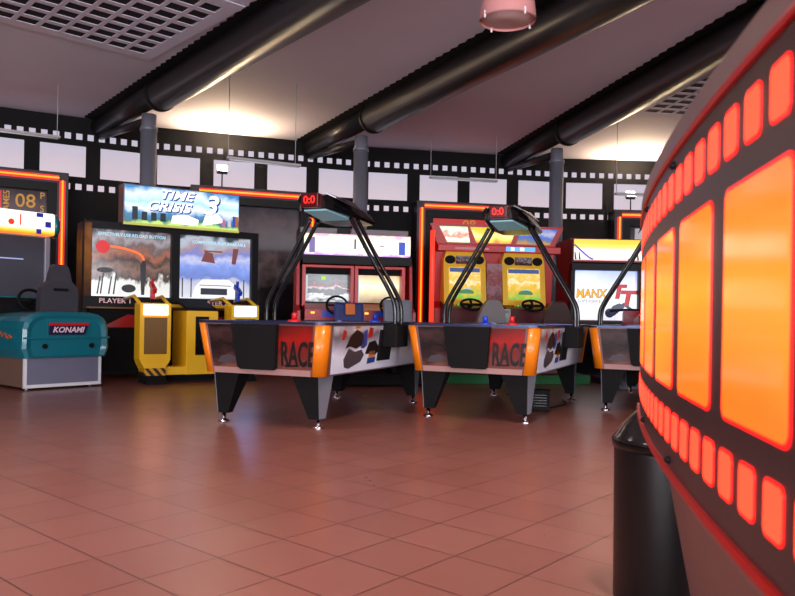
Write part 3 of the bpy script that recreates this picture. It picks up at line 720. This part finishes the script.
# pods
def gun_pod(xc, lit_m):
    y1, y0 = -.95, -.68
    b = MB(); h = .185
    b.prism([(xc-h, y1, .30), (xc+h, y1, .30), (xc+h, y1, .975), (xc-h, y1, .975)], (0, y0-y1, 0), .006)
    b.loft([[(xc-h, y1, .30), (xc+h, y1, .30), (xc+h, y0, .30), (xc-h, y0, .30)], [(xc-h*.9, y1, .26), (xc+h*.9, y1, .26), (xc+h*.9, y0, .24), (xc-h*.9, y0, .24)], [(xc-h*.65, y1, .19), (xc+h*.65, y1, .19), (xc+h*.65, y0, .15), (xc-h*.65, y0, .15)]])
    p = b.build('gun_pod', M_yellow, t)
    MB().box(xc-.135, xc+.135, y1-.006, y1, .36, .80).build('pod_panel', M_yel_d, p)
    MB().box(xc-.145, xc+.145, y1-.01, y1, .83, .955, .004).build('pod_light', lit_m, p)
    b = MB()
    b.loft([[(xc-.125, y1-.003, .10), (xc+.125, y1-.003, .10), (xc+.125, y0, .10), (xc-.125, y0, .10)], [(xc-.13, y1-.003, .19), (xc+.13, y1-.003, .19), (xc+.13, y0, .19), (xc-.13, y0, .19)]]); b.build('hazard_kick_plate', hazard(), p)
    MB().profile([(y1-.1, 0), (y0+.05, 0), (y0+.05, .10), (y1-.02, .10), (y1-.1, .02)], xc-.12, xc+.12).build('pod_base', M_soft, p)
    MB().box(xc-.05, xc+.05, y1+.04, y1+.20, .975, 1.02, .01).build('gun_holster', M_soft, p)
    for s in (-1, 1): MB().tube([(xc+s*.17, y1+.05, .955), (xc+s*.17, y0+.1, 1.06), (xc+s*.17, -.1, 1.03)], .022, 8).build('pod_rail', M_yellow, p)
    return p
def hazard():
    if 'hazard' in _m: return _m['hazard']
    m = bpy.data.materials.new('hazard'); m.use_nodes = True; nt = m.node_tree; p = nt.nodes['Principled BSDF']
    tc = nt.nodes.new('ShaderNodeTexCoord'); mp = nt.nodes.new('ShaderNodeMapping'); mp.inputs['Rotation'].default_value = (0, .7, 0)
    w = nt.nodes.new('ShaderNodeTexWave'); w.inputs['Scale'].default_value = 4.5; w.bands_direction = 'X'
    r = nt.nodes.new('ShaderNodeValToRGB'); r.color_ramp.interpolation = 'CONSTANT'
    r.color_ramp.elements[0].color = lin(30, 24, 16); r.color_ramp.elements[1].position = .5; r.color_ramp.elements[1].color = lin(210, 150, 20)
    nt.links.new(tc.outputs['Object'], mp.inputs[0]); nt.links.new(mp.outputs[0], w.inputs[0]); nt.links.new(w.outputs[1], r.inputs[0]); nt.links.new(r.outputs[0], p.inputs['Base Color'])
    _m['hazard'] = m; return m
gun_pod(-.515, glow('pod_light_warm', (255, 170, 150), 7))
gun_pod(.62, glow('pod_light_cool', (120, 170, 255), 9))
b = MB(); b.prism([(-.13, -.92, .10), (.27, -.92, .10), (.27, -.92, .89), (-.13, -.92, .89)], (0, .60, 0), .008); cp = b.build('centre_pod', M_yellow, t)
b = MB(); b.box(-.02, .15, -.926, -.92, .34, .82, .002); b.build('pod_grille', M_gloss, cp)
MB().prism([(-.13, -.90, .90), (.25, -.90, .90), (.25, -.45, 1.0), (-.13, -.45, 1.0)], (0, 0, .03), .004).build('pod_lid', M_soft, cp)
b = MB(); b.box(-.45, .80, -.90, -.70, .10, .20, .006); b.build('base_beam', M_yellow, t)
b = MB(); b.box(-.30, -.26, -.55, .0, .94, .975); b.box(-.48, .7, -.40, -.36, .93, .97, .004); b.build('rear_rail', M_yellow, t)
MB().box(-.30, .75, -.62, .0, .0, .08, .004).build('floor_plate', M_soft, t)
for x in (.3, .52): MB().lathe([(.02, 0), (.02, .01), (.01, .02), (.01, .10)], (x, -.8, 0), 10).build('levelling_foot', M_chrome, t)
def light_gun(x, m, label, cat='gun'):
    a = math.radians(33); lx, ly = x, -.83
    p = (-2.995+math.cos(a)*lx-math.sin(a)*ly, 9.99+math.sin(a)*lx+math.cos(a)*ly, 1.0205)
    g = thing('light_gun', label, cat, p, a, 'light guns in the yellow pods')
    MB().box(-.022, .022, -.05, .03, 0, .13, .006).build('grip', m, g)
    MB().box(-.025, .025, -.12, .10, .125, .185, .008, rot=RX(.5), piv=(0, 0, .13)).build('barrel', m, g)
    MB().box(-.014, .014, -.02, .02, .185, .26, .005, rot=RX(.2)).build('slide', m, g)
light_gun(-.53, M_redp, 'red light gun standing in the left yellow pod')
light_gun(.55, M_blue, 'blue light gun standing in the right yellow pod beneath the dark glass')

# ------------------------------------------------------------------ black and red twin racing game behind table one
t = thing('racing_game', 'black and red twin racing game with a wide white lit marquee', 'arcade machine', (-.56, 10.25, 0), math.radians(12))
MB().profile([(.22, .04), (.75, .04), (.75, 2.08), (.1, 2.08), (.1, 1.62), (.26, 1.55), (.26, 1.0), (.18, .95)], -.80, .74).build('cabinet', M_black, t)
b = MB(); 
for x in (-.84, .74): b.profile([(.04, 1.6), (-.02, 1.0), (-.22, .92), (-.22, .05), (.6, .05), (.6, 1.6)], x, x+.04)
b.build('side_panel', M_red, t)
mq = MB().box(-.74, .74, -.02, .12, 1.70, 1.985, .01).build('marquee', picture('marquee_white', [(0, (200, 150, 230)), (.12, (255, 246, 220)), (.5, (255, 253, 244)), (.86, (255, 240, 200)), (1, (220, 170, 200))], 9, .3, 1.4), t)
MB().box(.57, .66, -.026, -.02, 1.72, 1.90).build('marquee_figure', glow('fig_blue', (40, 80, 210), .9), mq)
MB().box(-.68, -.60, -.026, -.02, 1.72, 1.93).build('marquee_figure', glow('fig_lilac', (140, 120, 190), .8), mq)
b = MB(); b.box(-.06, -.035, -.026, -.02, 1.78, 1.92); b.box(.06, .075, -.026, -.02, 1.80, 1.92); b.box(.3, .36, -.026, -.02, 1.83, 1.845); b.build('marquee_strokes', mat('stroke_grey', (90, 84, 90), .4), mq)
b = MB(); b.box(-.10, .70, -.02, .1, 2.0, 2.06, .004); b.box(-.8, -.3, -.02, .1, 2.0, 2.06, .004); b.build('top_slab', mat('slab_grey', (120, 112, 112), .4), t)
MB().box(-.76, .76, -.03, .1, 1.57, 1.69, .006).build('valance', M_black, t)
SCRL = picture('racer_screen_a', [(0, (14, 14, 18)), (.2, (235, 240, 245)), (.28, (30, 26, 30)), (.44, (20, 20, 22)), (.5, (190, 190, 196)), (.56, (190, 30, 34)), (.62, (26, 26, 30)), (.8, (70, 84, 80)), (1, (24, 26, 30))], 9, .4, 1.0, stretch=(.7, 1, 1.6))
SCRR = picture('racer_screen_b', [(0, (150, 120, 90)), (.25, (206, 176, 120)), (.4, (236, 214, 150)), (.6, (255, 246, 214)), (.8, (250, 220, 160)), (1, (214, 170, 120))], 4, .2, 1.1)
for x0, x1, m_ in ((-.74, -.06, SCRL), (-.01, .67, SCRR)):
    b = MB(); b.box(x0-.02, x0+.03, .06, .26, .98, 1.56, .006); b.box(x1-.03, x1+.02, .06, .26, .98, 1.56, .006); b.box(x0-.02, x1+.02, .061, .26, 1.52, 1.56, .006)
    bz = b.build('screen_bezel', M_redp, t)
    MB().box(x0+.03, x1-.03, .17, .255, 1.44, 1.52).build('speaker_bar', M_soft, bz)
    MB().box(x0+.03, x1-.03, .23, .255, 1.05, 1.44).build('screen', m_, bz)
    b = MB(); b.box(x0+.04, x0+.07, .222, .23, 1.08, 1.42); b.build('screen_gauge', glow('lit_pale', (205, 220, 225), .9), bz)
    b = MB(); b.profile([(.16, 1.03), (-.22, .94), (-.22, .62), (.16, .62)], x0, x1); d = b.build('dashboard', M_red, t)
    MB().box(x0+.08, x0+.13, -.232, -.22, .885, .91).build('start_button', glow('lit_amber', (255, 190, 40), 2), d)
    MB().box(x0+.22, x0+.46, -.228, -.22, .84, .93).build('button_panel', M_blue, d)
    w = MB(); cx_ = (x0+x1)/2+.08; w.tube([(cx_+.14*math.cos(k*PI/9), -.30+.04*math.sin(k*PI/9), 1.0+.12*math.sin(k*PI/9)) for k in range(19)], .016, 8); w.tube([(cx_, -.29, 1.0), (cx_, -.1, .95)], .025); w.tube([(cx_-.13, -.3, 1.0), (cx_+.13, -.3, 1.0)], .013); w.build('steering_wheel', M_soft, d)
b = MB()
b.box(-.48, -.42, .222, .23, 1.36, 1.41); b.build('screen_readout', glow('lit_green', (170, 230, 60), 1.1), t)
MB().box(-.84, .78, -.23, .22, .05, .62, .01).build('kick_panel', M_soft, t)
MB().box(-.8, .74, -1.25, -.23, .02, .14, .01).build('seat_base', M_soft, t)
def bucket(t, x, y, m, lean=.25, ztop=1.05):
    b = MB(); rot = RX(-lean)
    b.box(x-.19, x+.19, y-.05, y+.05, .40, ztop, .04, rot=rot, piv=(x, y, .4))
    s = b.build('seat', m, t)
    MB().box(x-.20, x+.20, y-.02, y+.42, .34, .44, .03).build('seat_cushion', m, s)
    MB().box(x-.08, x+.08, y+.05, y+.3, .13, .345).build('seat_post', M_soft, s)
    return s
sb = bucket(t, -.22, -.85, mat('seat_blue', (34, 50, 110), .5, noise=.1))
bucket(t, .42, -.85, mat('seat_grey_pale', (120, 122, 132), .5, noise=.1), .25, 1.10)
MB().box(-.28, -.16, -.985, -.965, .86, 1.0, rot=RX(-.25), piv=(-.22, -.85, .4)).build('seat_emblem', mat('emblem_orange', (214, 110, 40), .5), sb)

# ------------------------------------------------------------------ yellow and red twin racing game behind table two
t = thing('racing_game', 'red twin racing game with yellow screen bezels and a three-picture header', 'arcade machine', (1.52, 10.85, 0), math.radians(8))
b = MB(); b.profile([(.18, .12), (.70, .12), (.70, 2.16), (.22, 2.16), (.12, 1.95), (.20, 1.84), (.30, 1.10), (.18, 1.0)], -.96, .86)
b.build('cabinet', M_red, t)
MB().box(-.95, .90, .02, .16, 1.83, 1.93, .01).build('header_ledge', M_redp, t)
b = MB(); b.prism([(-.95, .12, 1.94), (.84, .12, 1.94), (.98, .12, 2.24), (-1.06, .12, 2.24)], (0, .12, 0), .006); hd = b.build('header', M_red, t)
for pl, m_ in (([(-.80, 1.97), (-.46, 1.97), (-.50, 2.20), (-.92, 2.20)], picture('header_pic_white', [(0, (200, 240, 190)), (.3, (250, 245, 230)), (.5, (230, 120, 90)), (.7, (250, 240, 225)), (1, (170, 235, 160))], 9, .5, 1.4)),
               ([(-.36, 1.97), (.16, 1.97), (.24, 2.20), (-.46, 2.20)], picture('header_pic_yellow', [(0, (226, 120, 50)), (.25, (255, 226, 70)), (.5, (255, 246, 160)), (.7, (250, 200, 40)), (1, (200, 190, 40))], 6, .4, 1.3)),
               ([(.24, 1.97), (.76, 1.97), (.88, 2.20), (.32, 2.20)], picture('header_pic_blue', [(0, (190, 130, 60)), (.2, (90, 110, 120)), (.45, (40, 90, 200)), (.7, (180, 180, 200)), (1, (40, 90, 210))], 7, .35, 1.1))):
    MB().prism([(x, .112, z) for x, z in pl], (0, .01, 0)).build('header_picture', m_, hd)
b = MB(); b.box(.06, .50, .0, .02, 1.85, 1.915, .004); b.build('light_bar', glow('lit_blue', (80, 150, 255), 1.8), t)
b = MB(); b.box(.13, .18, -.004, 0, 1.86, 1.905); b.box(.27, .33, -.004, 0, 1.86, 1.905); b.build('light_bar_lamps', M_lwhite, t)
b = MB(); b.box(-.7, -.2, .012, .02, 1.86, 1.89); b.build('ledge_stripe', mat('ledge_pink', (225, 140, 150), .4), t)
CART = picture('kart_screen', [(0, (120, 190, 70)), (.2, (206, 190, 70)), (.4, (244, 190, 60)), (.55, (255, 240, 190)), (.68, (246, 190, 70)), (.85, (255, 226, 140)), (1, (236, 170, 60))], 12, .4, 1.1)
for x0, x1 in ((-.86, -.23), (.02, .67)):
    b = MB()
    xc = (x0+x1)/2
    b.loft([[(x0+.02, .24, 1.06), (x1+.02, .24, 1.06), (x1+.02, .30, 1.06), (x0+.02, .30, 1.06)], [(x0+.02, -.02, 1.06), (x1+.02, -.02, 1.06), (x1-.02, .06, 1.82), (x0+.0, .06, 1.82)]] if False else
           [[(x0, -.02, 1.05), (x1, -.02, 1.05), (x1, .30, 1.05), (x0, .30, 1.05)], [(x0, .08, 1.70), (x1, .08, 1.70), (x1, .30, 1.70), (x0, .30, 1.70)], [(x0+.04, .10, 1.83), (x1-.04, .10, 1.83), (x1-.04, .30, 1.83), (x0+.04, .30, 1.83)]])
    bz = b.build('screen_bezel', M_yellow, t)
    def onb(z): return -.02+(z-1.05)*.10/.65
    b = MB(); b.prism([(x0+.08, onb(1.14)-.004, 1.14), (x1-.08, onb(1.14)-.004, 1.14), (x1-.08, onb(1.60)-.004, 1.60), (x0+.08, onb(1.60)-.004, 1.60)], (0, .03, 0)); b.build('screen', CART, bz)
    b = MB(); b.prism([(x0+.09, onb(1.53)-.007, 1.53), (x1-.09, onb(1.53)-.007, 1.53), (x1-.09, onb(1.59)-.007, 1.59), (x0+.09, onb(1.59)-.007, 1.59)], (0, .003, 0)); b.build('screen_banner', glow('lit_navy', (70, 100, 170), .7), bz)
    b = MB(); b.disc((xc+.02, onb(1.24)-.008, 1.23), .11, 'y', .003, sz=.45); b.build('kart_shape', glow('lit_kart', (40, 130, 60), .8), bz)
    b = MB(); b.disc((xc+.03, onb(1.27)-.011, 1.27), .06, 'y', .003, sz=.5); b.build('driver_shape', glow('lit_driver', (200, 226, 230), .8), bz)
    b = MB(); z0 = 1.71
    for s, r in ((-1, .062), (1, .062)): b.disc((xc+s*.215, onb(z0)-.012, z0), r, 'y', .02, sx=1.25)
    b.build('speaker', M_soft, bz)
    MB().prism([(xc-.13, onb(1.65)-.012, 1.65), (xc+.13, onb(1.65)-.012, 1.65), (xc+.13, onb(1.77)-.012, 1.77), (xc-.13, onb(1.77)-.012, 1.77)], (0, .02, 0)).build('flag_print', picture('flag_noise', [(0, (20, 18, 20)), (.4, (120, 30, 34)), (.5, (190, 186, 186)), (.6, (30, 26, 30)), (1, (150, 140, 140))], 22, .9, glow=False, rough=.6), bz)
    b = MB(); b.profile([(.2, 1.10), (-.30, 1.0), (-.34, .80), (.2, .70)], x0-.02, x1+.02); d = b.build('dashboard', M_dred, t)
    w = MB(); w.tube([(xc+.15*math.cos(k*PI/10), -.40+.10*math.sin(k*PI/10), 1.05+.075*math.sin(k*PI/10)) for k in range(21)], .017, 8); w.tube([(xc, -.38, 1.05), (xc, -.15, .98)], .03); w.tube([(xc-.14, -.4, 1.05), (xc+.14, -.4, 1.05)], .02); w.tube([(xc, -.4, 1.05), (xc, -.31, 1.12)], .018); w.build('steering_wheel', M_soft, d)
    for k in range(4): MB().sphere((x0+.08+k*.045, -.20, 1.045), .016).build('button', (M_redp, M_yellow, glow('lit_green2', (60, 200, 90), .8), M_white)[k], d)
b = MB(); b.box(-.22, .01, .02, .2, 1.12, 1.66, .004); b.build('centre_board', picture('board_print', [(0, (120, 60, 60)), (.4, (170, 120, 130)), (.6, (150, 60, 50)), (1, (176, 130, 140))], 16, .7, glow=False, rough=.6), t)
b = MB(); b.box(-.24, .04, -.36, .18, .55, 1.0, .006); cb_ = b.build('coin_box', M_gloss, t)
b = MB(); b.box(-.22, .02, -.366, -.36, .93, .98); b.box(-.16, -.12, -.366, -.36, .82, .87); b.build('coin_slot', mat('coin_grey', (130, 120, 122), .4), cb_)
MB().box(-.96, .86, -.30, .18, .12, .70, .01).build('kick_panel', M_dred, t)
MB().tube([(-1.06, -.10, .3), (-1.045, -.02, 1.75), (-1.04, .0, 2.12)], .035, 10).build('neon_reflection_tube', glow('neon_reflection_red', (255, 60, 40), 1.3), t)  # added glowing tube stands in for neon reflected in the frame glass
MB().tube([(-1.04, .0, 2.0), (-.93, .25, 2.0)], .02, 8).build('reflection_tube_clip', M_red, t)
MB().tube([(-1.06, -.09, .45), (-.93, .25, .45)], .02, 8).build('reflection_tube_clip', M_red, t)
def tall_seat(x, y, m):
    b = MB()
    b.loft([[(x+s*w, yy+k, z) for s, k in ((-1, 0), (1, 0), (1, .12), (-1, .12))] for z, w, yy in ((.5, .2, y), (.85, .19, y-.10), (.98, .15, y-.13), (1.08, .09, y-.15), (1.10, .06, y-.14))])
    s = b.build('seat', m, t); MB().box(x-.2, x+.2, y, y+.45, .42, .54, .03).build('seat_cushion', m, s)
    MB().box(x-.18, x+.18, y-.05, y+.5, .12, .425, .02).build('seat_pedestal', M_dred, s)
tall_seat(-.43, -1.0, mat('seat_light_grey', (128, 120, 118), .5, noise=.1))
tall_seat(.46, -1.0, mat('seat_brown', (62, 40, 38), .5, noise=.1))
MB().box(-1.25, .93, -1.1, .7, .0, .12, .01).build('green_platform', mat('green_carpet', (34, 112, 62), .7, noise=.1), t)

# ------------------------------------------------------------------ motorcycle game at right
t = thing('motorcycle_game', 'dark red motorcycle racing game with yellow lit marquee and bright screen', 'arcade machine', (3.12, 11.0, 0), math.radians(2))
MB().profile([(.06, .05), (.85, .05), (.85, 2.08), (.06, 2.08), (.06, 1.7), (.12, 1.62), (.12, .90), (.06, .8)], -.56, .56).build('cabinet', M_dred, t)
b = MB(); b.box(-.56, .56, -.08, .08, 1.71, 2.06, .01); mq = b.build('marquee', M_dred, t)
MB().box(-.54, .54, -.088, -.08, 1.74, 2.05).build('marquee_panel', picture('marquee_yellow', [(0, (210, 60, 60)), (.08, (255, 250, 240)), (.5, (255, 252, 246)), (.62, (255, 226, 90)), (.8, (255, 200, 30)), (1, (255, 190, 20))], 2, .05, 1.35), mq)
b = MB(); b.tube([(-.54, -.092, 1.97), (-.46, -.092, 1.90), (-.32, -.092, 1.78), (-.26, -.092, 1.76)], .014, 6, 2); b.tube([(.54, -.092, 1.95), (.44, -.092, 1.90), (.32, -.092, 1.78), (.26, -.092, 1.76)], .014, 6, 2); b.build('marquee_swoosh', mat('swoosh_violet', (120, 96, 190), .4, emit=.6), mq)
b = MB()
for x0 in (-.53, -.47, .40, .47): b.prism([(x0, -.091, 1.75), (x0+.03, -.091, 1.75), (x0+.01, -.091, 1.86), (x0-.005, -.091, 1.86)], (0, .003, 0))
b.build('marquee_marks', mat('marks_dark', (60, 50, 70), .4), mq)
b = MB(); b.box(-.56, .56, -.06, .07, 1.60, 1.70, .006); b.box(-.56, -.50, -.02, .13, .86, 1.61); b.box(.46, .56, -.02, .13, .86, 1.61); b.build('screen_surround', M_black, t)
sn = MB().box(-.50, .46, .06, .11, .86, 1.60).build('screen', picture('bike_screen', [(0, (236, 236, 250)), (.4, (250, 248, 252)), (.7, (226, 228, 250)), (1, (150, 172, 238))], 2.5, .2, 1.05), t)
for txt, x, z, h, sx, sh, c_ in (('MANX', -.24, 1.25, .13, .86, .1, 'y'), ('T', .16, 1.28, .20, 1.2, .15, 'r'), ('T', .30, 1.18, .22, 1.2, .15, 'r')):
    b = MB(); b.text(txt, x+.004, .058, z, h, .002, .07, sx=sx, shear=sh); b.build('title_shadow', mat('title_dark', (150, 40, 20), .4, emit=.2), sn)
    b = MB(); b.text(txt, x, .054, z, h, .002, .03, sx=sx, shear=sh); b.build('title_lettering', glow('lit_gold', (255, 190, 30), .9) if c_ == 'y' else glow('lit_title_red', (222, 40, 50), .9), sn)
b = MB(); b.text('SUPERBIKE', -.26, .056, 1.14, .05, .002, .02, sx=1.1); b.build('subtitle_lettering', glow('lit_grey', (170, 165, 180), .8), sn)
b = MB(); b.prism([(.0, .056, .94), (.12, .056, .93), (.28, .056, 1.06), (.2, .056, 1.12), (.1, .056, 1.08)], (0, .003, 0)); b.disc((.05, .0555, .97), .07, 'y', .003); b.prism([(.22, .056, 1.10), (.36, .056, 1.02), (.38, .056, 1.05), (.26, .056, 1.13)], (0, .003, 0)); b.build('bike_shape', mat('screen_navy', (40, 46, 90), .3, emit=.15), sn)
MB().profile([(.06, .84), (-.10, .78), (-.10, .05), (.06, .05)], -.5, .5).build('lower_panel', M_soft, t)
# ride-on bike in front
b = MB(); b.loft([[(-.05+.22, y, z) for y, z in ()] or [(.22+s*w, y, z) for s, z in ((-1, z0), (1, z0), (1, z1), (-1, z1))] for y, w, z0, z1 in ((-1.75, .10, .72, .80), (-1.6, .17, .62, .90), (-1.2, .19, .5, .93), (-.9, .15, .5, .88), (-.55, .17, .55, 1.0), (-.3, .10, .6, .96))]); bk = b.build('ride_on_bike', M_red, t)
MB().tube([(-.10, -.42, 1.0), (.22, -.36, 1.02), (.54, -.42, 1.0)], .018, 8).build('handlebar', M_soft, bk)
MB().box(.06, .38, -1.62, -.35, .12, .52, .03).build('bike_stand', M_soft, bk)
MB().box(-.42, .7, -1.8, .06, 0, .09, .01).build('platform', mat('platform_plum', (46, 34, 60), .5, noise=.1), t)
MB().box(.3, .62, -1.807, -1.80, .03, .085).build('platform_stripe', M_yellow, t)

# ------------------------------------------------------------------ daylight and added fill spots
def area(name, loc, target, sx, sy, e, col):
    ld = bpy.data.lights.new(name, 'AREA'); ld.shape = 'RECTANGLE'; ld.size = sx; ld.size_y = sy; ld.energy = e; ld.color = col
    o = bpy.data.objects.new(name, ld); COL.objects.link(o); o.location = loc
    o.rotation_euler = (Vector(target)-Vector(loc)).to_track_quat('-Z', 'Y').to_euler(); return o
for k in range(7):
    area('window_daylight', (wx[k]+1.35, -6.9, 1.95), (wx[k]+1.35, 4, 1.6), 2.5, 2.7, 300, (.92, .93, 1.0))
def spot(loc, e, col, size=125):  # unseen overhead spots without fittings, added to brighten floor and ceiling
    ld = bpy.data.lights.new('floor_fill_spot', 'SPOT'); ld.energy = e; ld.color = col; ld.spot_size = math.radians(size); ld.spot_blend = 1; ld.shadow_soft_size = .18
    o = bpy.data.objects.new('floor_fill_spot', ld); COL.objects.link(o); o.location = loc
for y in (-4.5, -1.6, 1.3, 4.2):
    for x in (-6.0, -2.6, .8, 4.2, 7.6):
        spot((x, y, 3.3), (300 if x > 0 else 230) if x > -3 else 110, (1.0, .80, .74))
w = bpy.data.worlds.new('World'); sc.world = w; w.use_nodes = True
w.node_tree.nodes['Background'].inputs[0].default_value = (.6, .65, .8, 1); w.node_tree.nodes['Background'].inputs[1].default_value = .3

# ------------------------------------------------------------------ camera
cd = bpy.data.cameras.new('Camera'); cam = bpy.data.objects.new('Camera', cd); COL.objects.link(cam)
cd.sensor_width = 36; cd.lens = 36*740/795; cd.clip_start = .02; cd.clip_end = 100
cd.shift_y = 18/795
a = .0175
rot = Matrix(((math.cos(a), -math.sin(a), 0), (0, 0, -1), (math.sin(a), math.cos(a), 0)))
cam.matrix_world = Matrix.Translation((0, 0, CAM_H)) @ rot.to_4x4()
cd.dof.use_dof = True; cd.dof.focus_distance = 7.5; cd.dof.aperture_fstop = 9
sc.camera = cam
sc.view_settings.view_transform = 'Standard'; sc.view_settings.look = 'None'; sc.view_settings.exposure = 0.0; sc.view_settings.gamma = 1.0
sc.view_settings.use_curve_mapping = False
